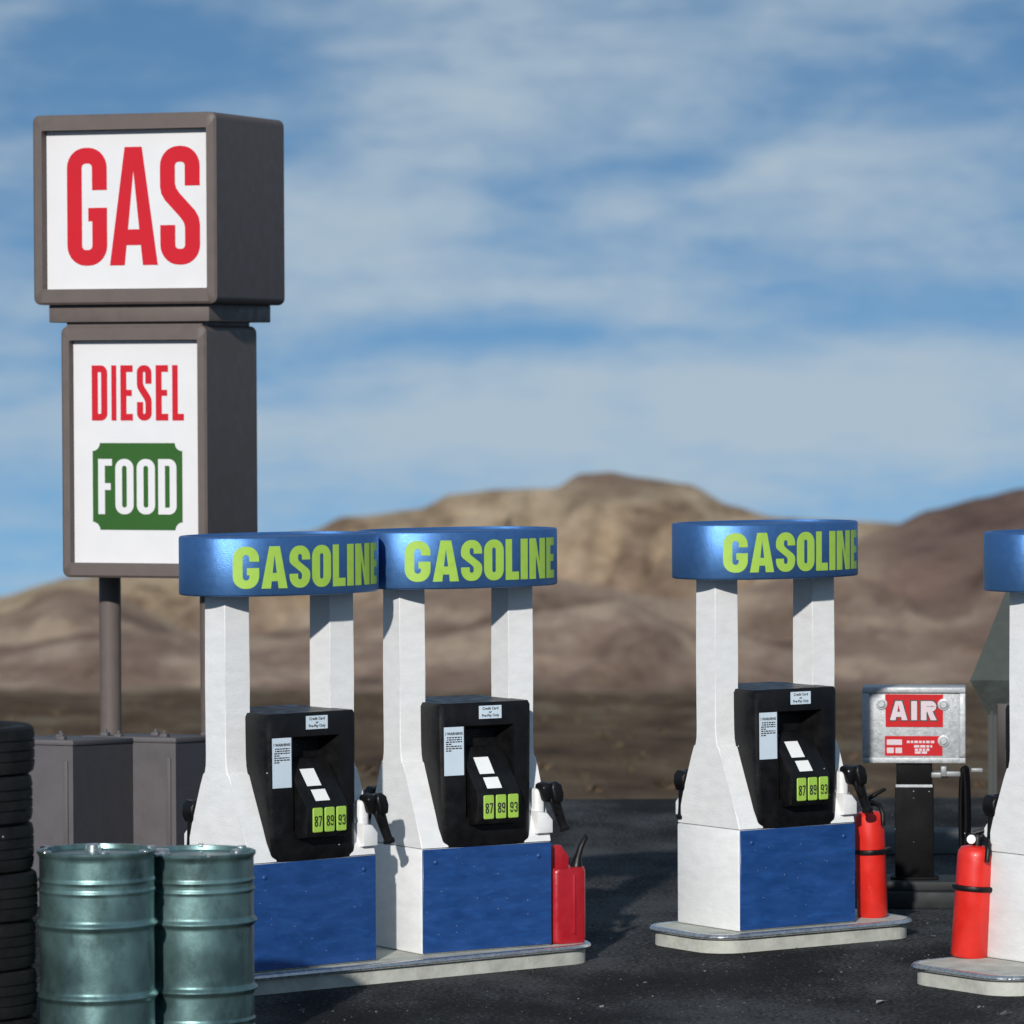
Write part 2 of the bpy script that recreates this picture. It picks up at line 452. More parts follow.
# ------------------------------------------------------------------ ground and hills
EYE = 3.133; FPX = 4855.0; HZ = 371.6
bm = bmesh.new()
n = 8
add_prism(bm, [(-120, -90), (120, -90), (120, 35.5), (-120, 35.5)], -.6, 0)
lot = tag(obj('asphalt_lot', bm, asphalt()), kind='structure')

def vnoise(x, y, seed=0):
    def hsh(i, j):
        v = math.sin(i*127.1+j*311.7+seed*74.7)*43758.5453
        return v-math.floor(v)
    i, j = math.floor(x), math.floor(y); fx, fy = x-i, y-j
    fx = fx*fx*(3-2*fx); fy = fy*fy*(3-2*fy)
    a = hsh(i, j)*(1-fx)+hsh(i+1, j)*fx; b = hsh(i, j+1)*(1-fx)+hsh(i+1, j+1)*fx
    return a*(1-fy)+b*fy
def fbm(x, y, o=5, seed=0):
    s = 0; a = .5; t = 0
    for k in range(o):
        s += a*vnoise(x, y, seed+k); t += a; a *= .5; x *= 2.03; y *= 2.03
    return s/t-.5
def interp(tab, x):
    if x <= tab[0][0]: return tab[0][1]
    for (a, b), (c, d) in zip(tab, tab[1:]):
        if x <= c:
            k = (x-a)/(c-a); k = k*k*(3-2*k)*.5+k*.5
            return b+(d-b)*k
    return tab[-1][1]
# ridge lines in plan: sideways position in metres at the ridge's distance -> height of the crest (metres)
def ridge(D, prof):
    return [((x-512)/FPX*D, EYE-(y-HZ)/FPX*D) for x, y in prof]
D1, D2, D3 = 640.0, 470.0, 380.0
back = ridge(D1, [(-900, 640), (-300, 625), (0, 600), (60, 582), (150, 566), (250, 548), (310, 530), (345, 515), (420, 508), (452, 492), (500, 488), (555, 488), (580, 473), (610, 471), (640, 477), (690, 484), (730, 506), (775, 518), (850, 522), (930, 526), (1100, 540), (1400, 560), (2000, 600)])
mid = ridge(D2, [(-900, 690), (-200, 640), (0, 612), (60, 586), (110, 594), (210, 640), (300, 640), (380, 605), (450, 585), (520, 570), (600, 588), (680, 600), (760, 584), (830, 556), (880, 530), (930, 508), (980, 496), (1024, 486), (1150, 470), (1500, 500), (2000, 590)])
near = ridge(D3, [(-900, 690), (-200, 660), (0, 655), (120, 640), (200, 650), (300, 662), (420, 640), (540, 612), (620, 600), (700, 632), (800, 650), (900, 640), (1000, 625), (1150, 640), (2000, 690)])
def plain(Y):
    return -.35-(Y-35.5)*.062 if Y < 340 else -.35-(304.5)*.062-(Y-340)*.052
def height(x, Y):
    b = plain(Y)
    g = fbm(x/55, Y/70, 6, 3)
    z = b+fbm(x/14, Y/14, 4, 9)*min(.9, (Y-34)*.012)
    tone = 0; redt = 0
    for k, (D, prof, front, rear) in enumerate(((D1, back, 150, 260), (D2, mid, 115, 120), (D3, near, 60, 90))):
        xx = x*D/Y if Y > 30 else x          # crest runs along the line of the valley
        w = fbm(x/34+k*7, Y/50, 5, 11+k)
        crest = interp(prof, xx)-plain(D)
        dd = Y-D
        t = -dd/front if dd < 0 else dd/rear
        t = max(0, t+w*.75*min(1, abs(t)*3))
        if t < 1:
            s = (1-t)**1.25
            gul = 1-(abs(fbm(x/10+3*k+t*1.5, Y/110, 6, 31+k))*4.6-.46)*(1-s*.9)*min(1, 5*t)
            hz = plain(D)+(crest)*s*gul+(b-plain(D))*(1-s)
            hz += fbm(x/6, Y/10, 5, 5)*2.4*min(1, .12+t*3)
            if hz > z:
                z = hz
                tone = min(1, max(0, (s-.32)*2.2+w*1.2)) if k == 0 else (.30*s if k == 1 else .12)
                redt = 0
                if k == 1 and xx > 33: redt = min(1, max(0, (s-.25)*2.4))*min(1, (xx-33)/6)
                if k == 0 and 4 < xx < 24: redt = max(0, (s-.80)*5)*min(1, (xx-4)/5)*min(1, (24-xx)/9)*.8
    return z, tone, redt
NU, NV = 340, 240
bm = bmesh.new()
vl = bm.verts.layers.float_color.new('tone')
rows = []
for j in range(NV+1):
    Y = 34.0+(1000-34)*(j/NV)**1.55
    row = []
    for i in range(NU+1):
        u = -1+2*i/NU
        u = .36*math.copysign(abs(u)**1.4, u)
        x = u*(Y+10)
        z, tone, redt = height(x, Y)
        v = bm.verts.new((x, Y, z))
        scr = 1 if Y < 300 else max(0, 1-(Y-300)/45)
        if z > plain(Y)+3: scr *= .0
        v[vl] = (tone, max(0, min(1, scr+fbm(x/30, Y/30, 4, 8)*.8*(0 < scr < 1))), redt, 1)
        row.append(v)
    rows.append(row)
for a, b in zip(rows, rows[1:]):
    for i in range(NU):
        bm.faces.new((a[i], a[i+1], b[i+1], b[i]))
M_rock = rock()
tag(obj('desert_hills', bm, M_rock, smooth=60), kind='structure')

# desert scrub, one mass of low dry tufts beyond the lot
bm = bmesh.new()
rs = random.Random(5)
for k in range(700):
    Y = 37.5+(rs.random()**1.4)*170
    x = (rs.random()-.5)*.46*(Y+12)
    z0 = height(x, Y)[0]
    r = rs.uniform(.03, .085)*(1+Y/120)
    for q in range(11):
        a = rs.random()*2*math.pi; rr = r*rs.random()**.5
        c = Vector((x+rr*math.cos(a), Y+rr*math.sin(a), z0+r*.75*rs.random()))
        d1 = Vector((rs.uniform(-1, 1), rs.uniform(-1, 1), rs.uniform(-.3, 1))).normalized()*r*.55
        d2 = Vector((rs.uniform(-1, 1), rs.uniform(-1, 1), rs.uniform(-.5, .8))).normalized()*r*.4
        bm.faces.new([bm.verts.new(p) for p in (c-d1, c+d2, c+d1, c-d2)])
M_scrub = mat('dry_scrub', (.095, .064, .036), .9, var=.3, scale=.7, dirt=(.13, .088, .052), dirt_amt=.9, dirt_scale=.35)
tag(obj('desert_scrub', bm, M_scrub, recalc=False), 'low dry brown scrub covering the slope beyond the asphalt', 'scrub', kind='stuff')

# ------------------------------------------------------------------ the pump
PA, PB, ZS, ZC0, ZC1 = .80, .566, .553, 1.90, 2.20     # cabinet length, depth, seam height, canopy bottom and top
CA_, CB_ = .562, .342                                      # canopy half length / half depth
EXP = 2.3
def canopy_pt(t, A=CA_, B=CB_):
    c, s = math.cos(t), math.sin(t); e = 2/EXP
    return (A*math.copysign(abs(c)**e, c), B*math.copysign(abs(s)**e, s))
# arc-length table starting at the middle of the front (y = -B side)
NT = 720
_tab = [canopy_pt(-math.pi/2+2*math.pi*k/NT) for k in range(NT+1)]
_len = [0]
for p, q in zip(_tab, _tab[1:]): _len.append(_len[-1]+math.hypot(q[0]-p[0], q[1]-p[1]))
def canopy_at(s, off):
    s = s % _len[-1]
    lo, hi = 0, NT
    while hi-lo > 1:
        m = (lo+hi)//2
        if _len[m] <= s: lo = m
        else: hi = m
    k = (s-_len[lo])/max(1e-9, _len[hi]-_len[lo])
    p, q = Vector(_tab[lo]), Vector(_tab[hi])
    d = (q-p).normalized(); nrm = Vector((d.y, -d.x))
    r = p+(q-p)*k+nrm*off
    return r.x, r.y

HZ0, HZ1, HN = .548, 1.300, .277       # dispenser housing bottom, top, front plane
HW = .285

def housing_mesh(side):
    """black dispenser housing on one face (front faces -y), with the open recess"""
    bm = bmesh.new()
    rx0, rx1, rz0, rz1, rd = -.127, .172, .70, 1.180, .14
    N = 7
    # outline in plan, from the left rear to the right rear, rounded front corners
    c = .035
    def outline(z):
        k = (z-HZ0)/(HZ1-HZ0)
        hw = HW-.014*(1-k)**1.5
        f = HN+.008*(1-k)**1.2
        return hw, f
    zs = [HZ0, HZ0+.03, rz0, .80, .9, 1.0, 1.1, rz1, HZ1-.02, HZ1]
    fx = [-1, None, rx0, rx1, None, 1]
    rows = []
    for z in zs:
        hw, f = outline(z)
        ins = .012 if z in (HZ0, HZ1) else 0
        pl = [(-hw+ins, 0.0), (-hw+ins, -f+c), (-hw+.008+ins, -f+c*.35), (-hw+c*.55, -f+.006+ins), (-hw+c, -f+ins), (rx0, -f+ins), (rx1, -f+ins), (hw-c, -f+ins), (hw-c*.55, -f+.006+ins), (hw-.008-ins, -f+c*.35), (hw-ins, -f+c), (hw-ins, 0.0)]
        bulge = -.020 if z == HZ0 else (-.012 if z == zs[1] else 0)
        rows.append([bm.verts.new((x, y, z+bulge*max(0, 1-(x/hw)**2))) for x, y in pl])
    for j, (a, b) in enumerate(zip(rows, rows[1:])):
        for i in range(len(a)-1):
            if i == 5 and zs[j] >= rz0-1e-6 and zs[j+1] <= rz1+1e-6:
                continue
            bm.faces.new((a[i], a[i+1], b[i+1], b[i]))
    bm.faces.new(rows[0][::-1]); bm.faces.new(rows[-1])
    bm.faces.new([r[0] for r in rows][::-1]+[r[-1] for r in rows])
    # recess walls and back
    j0, j1 = zs.index(rz0), zs.index(rz1)
    back = {}
    for j in range(j0, j1+1):
        for i in (5, 6):
            v = rows[j][i].co
            back[j, i] = bm.verts.new((v.x+(.02 if i == 5 else -.03), -HN+rd, v.z-(.03 if j == j1 else 0)))
    for j in range(j0, j1):
        bm.faces.new((rows[j][5], rows[j+1][5], back[j+1, 5], back[j, 5]))
        bm.faces.new((rows[j+1][6], rows[j][6], back[j, 6], back[j+1, 6]))
        bm.faces.new((back[j, 5], back[j, 6], back[j+1, 6], back[j+1, 5]))
    bm.faces.new((rows[j0][5], back[j0, 5], back[j0, 6], rows[j0][6]))
    bm.faces.new((rows[j1][6], back[j1, 6], back[j1, 5], rows[j1][5]))
    return bm

# console: side profile (y toward the customer negative, z)
CON_X0, CON_X1 = -.110, .155
CON = [(-.17, .68), (-.15, 1.05), (-.165, 1.064), (-.185, 1.060), (-.362, .842), (-.375, .815), (-.375, .688), (-.366, .672), (-.28, .655)]
def console_mesh():
    bm = bmesh.new()
    a = [bm.verts.new((CON_X0+.0, y, z)) for y, z in CON]
    b = [bm.verts.new((CON_X1, y, z)) for y, z in CON]
    n = len(CON)
    f0 = bm.faces.new(a); f1 = bm.faces.new(b[::-1])
    for i in range(n): bm.faces.new((a[i], b[i], b[(i+1) % n], a[(i+1) % n]))
    bmesh.ops.bevel(bm, geom=list(f0.edges)+list(f1.edges), offset=.008, segments=2, profile=.5, affect='EDGES')
    return bm

def slope_pt(x, k, off):
    """point on the sloping console top: k = 0 at the upper edge, 1 at the lower edge"""
    y0, z0 = CON[3]; y1, z1 = CON[4]
    d = Vector((0, y1-y0, z1-z0)); nr = Vector((0, z1-z0, -(y1-y0))).normalized()
    if nr.z < 0: nr = -nr
    return Vector((x, y0, z0))+d*k+nr*off

def column_mesh(sgn):
    bm = bmesh.new()
    prof = [(.553, .283, -.395, -.232), (.60, .268, -.397, -.234), (.72, .222, -.401, -.240), (.84, .172, -.405, -.246), (.93, .135, -.407, -.250), (.985, .113, -.408, -.252), (.992, .100, -.408, -.253), (1.03, .091, -.408, -.254), (1.08, .0875, -.409, -.255), (1.45, .0875, -.409, -.255), (1.912, .0870, -.409, -.255)]
    prof = [(z, n_, a, b) for z, n_, a, b in prof]
    rows = []
    for z, n_, a, b in prof:
        q = [(a, -n_), (b, -n_), (b, n_), (a, n_)]
        if sgn > 0: q = [(-x, -y) for x, y in q]
        rows.append([bm.verts.new((x, y, z)) for x, y in q])
    for a, b in zip(rows, rows[1:]):
        for i in range(4): bm.faces.new((a[i], a[(i+1) % 4], b[(i+1) % 4], b[i]))
    bm.faces.new(rows[0][::-1]); bm.faces.new(rows[-1])
    vert = [e for e in bm.edges if abs(e.verts[0].co.z-e.verts[1].co.z) > .004]
    bmesh.ops.bevel(bm, geom=vert, offset=.005, segments=2, profile=.5, affect='EDGES')
    return bm

def flip(rot):                    # the rear half of a pump is the front half turned round
    return Matrix.Rotation(math.pi if rot else 0, 4, 'Z')

def xf(bm, M):
    bmesh.ops.transform(bm, matrix=M, verts=bm.verts[:]); return bm

def quad(bm, pts):
    bm.faces.new([bm.verts.new(p) for p in pts])

def make_pump():
    root = empty('gas_pump')
    bm = bmesh.new(); add_box(bm, -PA/2, PA/2, -PB/2, PB/2, 0, ZS-.004, .012)
    obj('cabinet', bm, M_white, root, smooth=40)
    for r in (0, 1):
        bm = bmesh.new(); add_box(bm, -PA/2+.006, PA/2-.006, -PB/2-.006, -PB/2+.004, .006, ZS-.006, .004, 1)
        p = obj('blue_panel', xf(bm, flip(r)), M_blue, root, smooth=40)
        for sx in (-1, 1):
            bm = bmesh.new()
            add_ell(bm, (sx*(PA/2-.085), -PB/2-.006, ZS-.075), (.014, .007, .014), n=10, m=6)
            obj('panel_screw', xf(bm, flip(r)), M_blue, p, smooth=60)
    for sg in (-1, 1):
        obj('end_column', column_mesh(sg), M_white, root, smooth=14)
    # deck between the columns under the housings
    for r in (0, 1):
        F = flip(r)
        h = obj('dispenser_housing', xf(housing_mesh(r), F), M_black, root, smooth=35)
        c = obj('keypad_console', xf(console_mesh(), F), M_black, root, smooth=35)
        for x0, x1, k0, k1 in ((-.050, .040, .24, .62), (-.040, .050, .70, .95)):
            bm = bmesh.new(); quad(bm, [slope_pt(x0, k1, .003), slope_pt(x1, k1, .003), slope_pt(x1, k0, .003), slope_pt(x0, k0, .003)])
            obj('display_screen', xf(bm, F), M_screen, c, recalc=False)
        for num, xc in (('87', -.047), ('89', .028), ('93', .103)):
            xc -= .0
            bm = bmesh.new()
            add_prism(bm, rrect(xc-.031, xc+.031, -.822, -.697, .008, 3), 0, .009, .003, 1, M=Matrix(((1, 0, 0, 0), (0, 0, -1, -.375), (0, -1, 0, 0), (0, 0, 0, 1))))
            bt = obj('fuel_button', xf(bm, F), M_green, c, smooth=40)
            pl, w = line_polys([(num[0], .021), (num[1], .021)], .054, .0072, .0075, .004)
            obj('number', xf(letter_mesh(pl, lambda u, v: (xc-w/2+u, -.3858, .727+v)), F), M_ink, bt, recalc=False)
        # stickers
        def sticker(name, x0, x1, z0, z1):
            bm = bmesh.new()
            y = lambda z: -(HN+.008*(1-(z-HZ0)/(HZ1-HZ0))**1.2)-.0025
            zz = [z0+(z1-z0)*k/5 for k in range(6)]
            for a, b in zip(zz, zz[1:]):
                quad(bm, [(x0, y(a), a), (x1, y(a), a), (x1, y(b), b), (x0, y(b), b)])
            return obj(name, xf(bm, F), M_stick, h, recalc=False), y
        s1, yf = sticker('warning_sticker', -.258, -.138, .925, 1.178)
        bm = bmesh.new()
        join_bm(bm, font_mesh('! WARNING', .0195, bold=.0006), Matrix(((1, 0, 0, -.198), (0, 0, -1, yf(1.143)-.002), (0, 1, 0, 1.143), (0, 0, 0, 1))))
        rr = random.Random(3+r)
        for ln in range(7):           # fine print too small to read
            z = 1.124-ln*.0115
            x = -.247 if ln > 1 else -.241; x1 = (-.150 if ln not in (3, 6) else -.215)
            while x < x1:
                wd = min(rr.uniform(.006, .02), x1-x)
                quad(bm, [(x, yf(z)-.002, z-.0032), (x+wd, yf(z)-.002, z-.0032), (x+wd, yf(z)-.002, z+.0026), (x, yf(z)-.002, z+.0026)])
                x += wd+.004
        obj('small_print', xf(bm, F), M_ink, root if False else h, recalc=False)
        s2, yf = sticker('payment_sticker', -.044, .094, 1.214, 1.282)
        bm = bmesh.new()
        for tx, z in (('Credit Card', 1.267), ('or', 1.2485), ('Pre-Pay Only', 1.2305)):
            join_bm(bm, font_mesh(tx, .0215, bold=.0004), Matrix(((.92, 0, 0, .025), (0, 0, -1, yf(z)-.002), (0, .92, 0, z), (0, 0, 0, 1))))
        obj('small_print', xf(bm, F), M_ink, h, recalc=False)
        # nozzle on the right column of each face
        bm = bmesh.new()
        add_prism(bm, [(-.05, -.05), (.045, -.05), (.045, .02), (.01, .06), (-.05, .07)], -.07, .07, .012, 2, M=Matrix.Translation((.352, -.235, .645)) @ Matrix(((1, 0, 0, 0), (0, 0, -1, 0), (0, 1, 0, 0), (0, 0, 0, 1))))
        add_box(bm, .315, .375, -.262, -.13, .66, .83, .02, 3)
        obj('nozzle_holder', xf(bm, F), M_white, root, smooth=40)
        nz = bmesh.new()
        T = Matrix.Translation((.352, -.300, .815)) @ Matrix.Rotation(R(-16), 4, 'Y') @ Matrix.Rotation(R(8), 4, 'X')
        add_box(nz, -.034, .030, -.045, .045, -.052, .046, .020, 3, M=T)
        T = Matrix.Translation((.396, -.322, .812)) @ Matrix.Rotation(R(-10), 4, 'Y') @ Matrix.Rotation(R(-6), 4, 'X')
        add_prism(nz, [(-.030, -.045), (-.012, -.066), (.022, -.058), (.036, -.020), (.032, .030), (.008, .052), (-.022, .048), (-.032, .02)], -.045, .045, .012, 2, M=T @ Matrix(((1, 0, 0, 0), (0, 0, -1, 0), (0, 1, 0, 0), (0, 0, 0, 1))))
        add_tube(nz, [(.388, -.322, .80), (.408, -.328, .74), (.428, -.333, .68), (.444, -.337, .636), (.447, -.338, .628), (.450, -.339, .622), (.455, -.340, .606)], [.030, .029, .026, .024, .024, .032, .030], 14)
        add_tube(nz, [(.365, -.345, .775), (.372, -.352, .73), (.392, -.352, .695), (.415, -.345, .69)], .007, 8)
        xf(nz, Matrix.Translation((.018, .040, 0)) if r == 0 else Matrix.Translation((-.015, .075, -.02)) @ Matrix.Translation((.38, 0, .8)) @ Matrix.Rotation(R(17), 4, 'Y') @ Matrix.Translation((-.38, 0, -.8)))
        obj('nozzle', xf(nz, F), M_black, root, smooth=45)
    # canopy
    bm = bmesh.new()
    pts = [canopy_pt(2*math.pi*k/144) for k in range(144)]
    rows = []
    for off, z in ((-.05, ZC0+.004), (-.010, ZC0), (-.003, ZC0+.003), (0, ZC0+.010), (0, ZC1-.012), (-.004, ZC1-.003), (-.012, ZC1), (-.030, ZC1), (-.036, ZC1-.012), (-.06, ZC1-.014)):
        row = []
        for k in range(144):
            x, y = canopy_at(_len[-1]*k/144, off)
            row.append(bm.verts.new((x, y, z)))
        rows.append(row)
    for a, b in zip(rows, rows[1:]):
        for i in range(144): bm.faces.new((a[i], a[(i+1) % 144], b[(i+1) % 144], b[i]))
    bm.faces.new(rows[0][::-1]); bm.faces.new(rows[-1])
    cn = obj('canopy', bm, M_cblue, root, smooth=50)
    for r in (0, 1):
        pl, w = line_polys([('G', .142), ('A', .150), ('S', .130), ('O', .128), ('L', .092), ('I', .053), ('N', .136), ('E', .096)], .213, .053, .042, .012)
        s0 = -.480
        bm = letter_mesh(pl, lambda u, v: (*canopy_at(s0+u*.945, .0022), ZC0+.040+v), cut=.012)
        obj('lettering', xf(bm, flip(r)), M_green, cn, recalc=False)
    return root

pump = make_pump()
ISL = .105
spots = [(-1.194, 24.88, 39.0, 'white and blue gas pump with its lower left hidden behind the two teal drums'),
         (-.286, 25.595, 31.5, 'white and blue gas pump with a red fuel can standing at its right end'),
         (1.387, 26.576, 34.2, 'white and blue gas pump alone on its small island, left of the AIR sign'),
         (2.921, 24.952, 36.0, 'gas pump cut off by the right photo edge, extinguisher leaning on its end')]
def prot(deg): return R(deg)
for i, (x, y, a, lb) in enumerate(spots):
    p = pump if i == 0 else copy_tree(pump)
    p.location = (x, y, ISL); p.rotation_euler = (0, 0, R(a))
    tag(p, lb, 'gas pump', 'gas pumps on the forecourt islands')

# ------------------------------------------------------------------ islands
def make_island(x, y, deg, x0, x1, hw, label, rad=.20):
    root = empty('pump_island', (x, y, 0), R(deg))
    bm = bmesh.new(); add_prism(bm, rrect(x0+.025, x1-.025, -hw+.025, hw-.025, rad-.02, 8), 0, .078)
    obj('concrete_kerb', bm, M_conc, root, smooth=40)
    bm = bmesh.new()
    outer = lambda o: rrect(x0+o, x1-o, -hw+o, hw-o, max(.03, rad-o), 8)
    rings = []
    for o, z in ((.02, .076), (.004, .078), (-.004, .088), (.0, .098), (.010, .1045), (.028, .105), (.034, .100)):
        rings.append([bm.verts.new((px, py, z)) for px, py in outer(o)])
    for a, b in zip(rings, rings[1:]):
        m = len(a)
        for i in range(m): bm.faces.new((a[i], a[(i+1) % m], b[(i+1) % m], b[i]))
    obj('chrome_rim', bm, M_chrome, root, smooth=50)
    bm = bmesh.new(); add_prism(bm, outer(.030), .07, .1035)
    obj('top_slab', bm, M_conc, root, smooth=40)
    tag(root, label, 'island', 'raised pump islands')
    return root
make_island(-.744, 25.24, 37.0, -1.34, 1.24, .40, 'long raised island carrying two gas pumps and a red fuel can')
make_island(1.395, 26.576, 34.0, -.63, .82, .365, 'short raised island with chrome rim under the whole single pump')
make_island(2.921, 24.952, 36.0, -.89, .90, .42, 'raised island with chrome rim cut off by the right edge of the photo')

# ------------------------------------------------------------------ extinguishers
def local(i, s, n, z):
    x, y, a, _ = spots[i]; t = R(a)
    return Vector((x+s*math.cos(t)+n*math.sin(t), y+s*math.sin(t)-n*math.cos(t), z))
def make_ext():
    root = empty('fire_extinguisher')
    r = .098; H = .575
    bm = bmesh.new()
    add_lathe(bm, [(r*.9, 0), (r, .012), (r, H-.05), (r*.96, H-.028), (r*.82, H-.008), (r*.5, H), (r*.25, H+.003)], 40)
    obj('tank', bm, M_red, root, smooth=50)
    bm = bmesh.new()
    T = Matrix.Translation((0, 0, .36))
    prof = [(r+.001, -.014), (r+.014, -.011), (r+.017, 0), (r+.014, .011), (r+.001, .014)]
    add_lathe(bm, prof, 40, T, cap=False)
    add_box(bm, r*.75, r+.045, -.02, .02, .347, .372, .006)
    obj('strap', bm, M_black, root, smooth=50)
    bm = bmesh.new()
    add_lathe(bm, [(.026, H-.005), (.026, H+.05), (.02, H+.06)], 16)
    add_box(bm, -.05, .04, -.018, .018, H+.028, H+.062, .008)
    v = obj('valve', bm, M_black, root, smooth=45)
    bm = bmesh.new()
    add_tube(bm, [(-.02, 0, H+.062), (.03, 0, H+.082), (.10, 0, H+.112), (.118, 0, H+.115)], [.013, .013, .011, .008], 8)
    obj('lever', bm, M_black, root, smooth=45)
    bm = bmesh.new()
    add_lathe(bm, [(.022, -.008), (.025, 0), (.022, .008), (.014, .010)], 20, Matrix.Translation((-.03, -.045, H+.035)) @ Matrix.Rotation(R(90), 4, 'X'))
    obj('gauge', bm, M_screen, root, smooth=45)
    bm = bmesh.new()
    add_tube(bm, [(.03, -.01, H+.045), (.055, -.07, H+.035), (.062, -.105, H-.01), (.060, -.108, H-.07)], [.013, .015, .016, .014], 10)
    obj('hose', bm, M_black, root, smooth=45)
    return root
ext = make_ext()
ext.location = (1.99, 26.84, ISL); ext.rotation_euler = (R(1.5), R(-2.5), R(12)); ext.scale = (.86, .86, 1.02)
tag(ext, 'upright red fire extinguisher with black strap, half hidden behind the pump nozzle', 'extinguisher', 'fire extinguishers beside the pumps')
e2 = copy_tree(ext)
e2.location = (2.351, 24.98, ISL); e2.rotation_euler = (R(0), R(4), R(-8)); e2.scale = (1.0, 1.0, 1.0)
tag(e2, 'red fire extinguisher tilting against the white end of the pump at the right edge', 'extinguisher', 'fire extinguishers beside the pumps')

# ------------------------------------------------------------------ red fuel can
can = empty('fuel_can', local(1, .525, .19, ISL), R(31)); can.scale = (.86, 1, 1.16)
bm = bmesh.new()
add_prism(bm, rrect(-.12, .12, -.085, .085, .035, 5), 0, .345, .02, 3)
# vertical ribs on the broad and narrow sides
for sx in (.02,):
    add_box(bm, sx-.010, sx+.010, -.094, -.08, .04, .315, .007, 2)
    add_box(bm, sx-.010, sx+.010, .08, .094, .04, .315, .007, 2)
for sy in (.0,):
    add_box(bm, .112, .128, sy-.012, sy+.012, .04, .315, .007, 2)
obj('can_body', bm, M_canred, can, smooth=40)
bm = bmesh.new()
add_prism(bm, [(-.10, .335), (.03, .335), (.03, .39), (.012, .415), (-.015, .42), (-.02, .445), (-.075, .448), (-.10, .43)], -.022, .022, .006, 2, M=Matrix(((1, 0, 0, 0), (0, 0, 1, 0), (0, 1, 0, 0), (0, 0, 0, 1))))
obj('carry_handle', bm, M_canred, can, smooth=40)
bm = bmesh.new()
add_tube(bm, [(.080, -.02, .335), (.088, -.02, .362), (.100, -.02, .395), (.116, -.02, .428), (.142, -.02, .462), (.160, -.02, .476)], [.036, .034, .021, .019, .016, .013], 14)
obj('pour_spout', bm, M_black, can, smooth=50)
tag(can, 'red plastic fuel can with black pour spout at the end of the island', 'fuel can')

# ------------------------------------------------------------------ steel drums
def make_drum():
    root = empty('oil_drum')
    r = .261; H = .968
    prof = [(r-.03, .02), (r-.012, .0), (r+.004, .004), (r+.004, .02), (r-.004, .028)]
    def hoop(z, a=.016, w=.022):
        return [(r, z-w-.012), (r, z-w-.003), (r+.0006, z-w), (r+a*.4, z-w*.6), (r+a*.85, z-w*.28), (r+a, z), (r+a*.85, z+w*.28), (r+a*.4, z+w*.6), (r+.0006, z+w), (r, z+w+.003), (r, z+w+.012)]
    def bead(z, a=.006, w=.012):
        return [(r, z-w-.006), (r, z-w-.002), (r+a*.5, z-w*.55), (r+a, z-w*.15), (r+a, z+w*.15), (r+a*.5, z+w*.55), (r, z+w+.002), (r, z+w+.006)]
    body = [(r, .034)]+bead(.115)+bead(.155)+hoop(.305)+hoop(.632)+bead(.785)+bead(.832)+[(r, H-.045), (r, H-.032)]
    prof += body+[(r+.004, H-.024), (r+.010, H-.016), (r+.010, H-.004), (r+.002, H), (r-.010, H-.002), (r-.016, H-.022), (r-.03, H-.026), (r*.5, H-.024), (.01, H-.024)]
    bm = bmesh.new(); add_lathe(bm, prof, 72)
    obj('drum_body', bm, M_drum, root, smooth=38)
    for a, rr, q in ((100, .17, .036), (285, .185, .026)):
        bm = bmesh.new()
        add_lathe(bm, [(q*1.15, -.002), (q*1.15, .010), (q, .013), (q, .026), (q*.8, .03)], 16, Matrix.Translation((rr*math.cos(R(a)), rr*math.sin(R(a)), H-.024)))
        obj('bung', bm, M_chrome, root, smooth=40)
    for a in (160, 215, 330, 20):
        bm = bmesh.new()
        add_box(bm, -.02, .02, -.012, .012, 0, .016, .004, 1, M=Matrix.Translation(((r-.002)*math.cos(R(a)), (r-.002)*math.sin(R(a)), H-.01)) @ Matrix.Rotation(R(a), 4, 'Z'))
        obj('lid_clip', bm, M_chrome, root, smooth=40)
    return root
d1 = make_drum(); d1.location = ((94-512)/FPX*22.07, 22.07, 0)
tag(d1, 'teal steel drum with ribbed hoops, the left one beside the tyre stack', 'drum', 'teal steel drums')
d2 = copy_tree(d1); d2.location = ((195-512)/FPX*22.42, 22.42, 0); d2.scale = (1, 1, .955); d2.rotation_euler = (0, 0, R(70))
tag(d2, 'teal steel drum with ribbed hoops, the right one in front of the blue pump panel', 'drum', 'teal steel drums')

# ------------------------------------------------------------------ tyres
def make_tyre():
    ro, w, ri = .352, .2198, .205
    bm = bmesh.new()
    hw = w/2
    prof = [(ri, -hw*.62), (ri+.015, -hw*.80), (ri+.05, -hw*.97), (ri+.08, -hw), (ro-.022, -hw*.985), (ro-.006, -hw*.88)]
    for g in (-.5, 0, .5):
        z = hw*.76*g*1.1
        prof += [(ro, z-.020), (ro, z-.006), (ro-.007, z-.004), (ro-.007, z+.004), (ro, z+.006), (ro, z+.020)]
    prof += [(ro-.006, hw*.88), (ro-.022, hw*.985), (ri+.08, hw), (ri+.05, hw*.97), (ri+.015, hw*.80), (ri, hw*.62)]
    add_lathe(bm, prof, 72, Matrix.Translation((0, 0, hw)), cap=False)
    # close the inside so the carcass has a thickness
    add_lathe(bm, [(ri, -hw*.62), (ri+.03, -hw*.55), (ro-.04, -hw*.4), (ro-.04, hw*.4), (ri+.03, hw*.55), (ri, hw*.62)], 72, Matrix.Translation((0, 0, hw)), cap=False)
    return obj('tyre', bm, M_tyre, None, smooth=30)
t0 = make_tyre()
names = ['topmost worn black tyre of the stack at the left edge', 'second black tyre from the top of the stack at the left edge', 'third black tyre from the top of the stack at the left edge',
         'fourth black tyre from the top, beside the drum lid, in the left edge stack', 'fifth black tyre from the top, beside the upper drum hoop, in the left edge stack', 'sixth black tyre from the top of the left edge stack, in deep shade', 'lowest black tyre of the stack at the left edge, barely in view']
rt = random.Random(2)
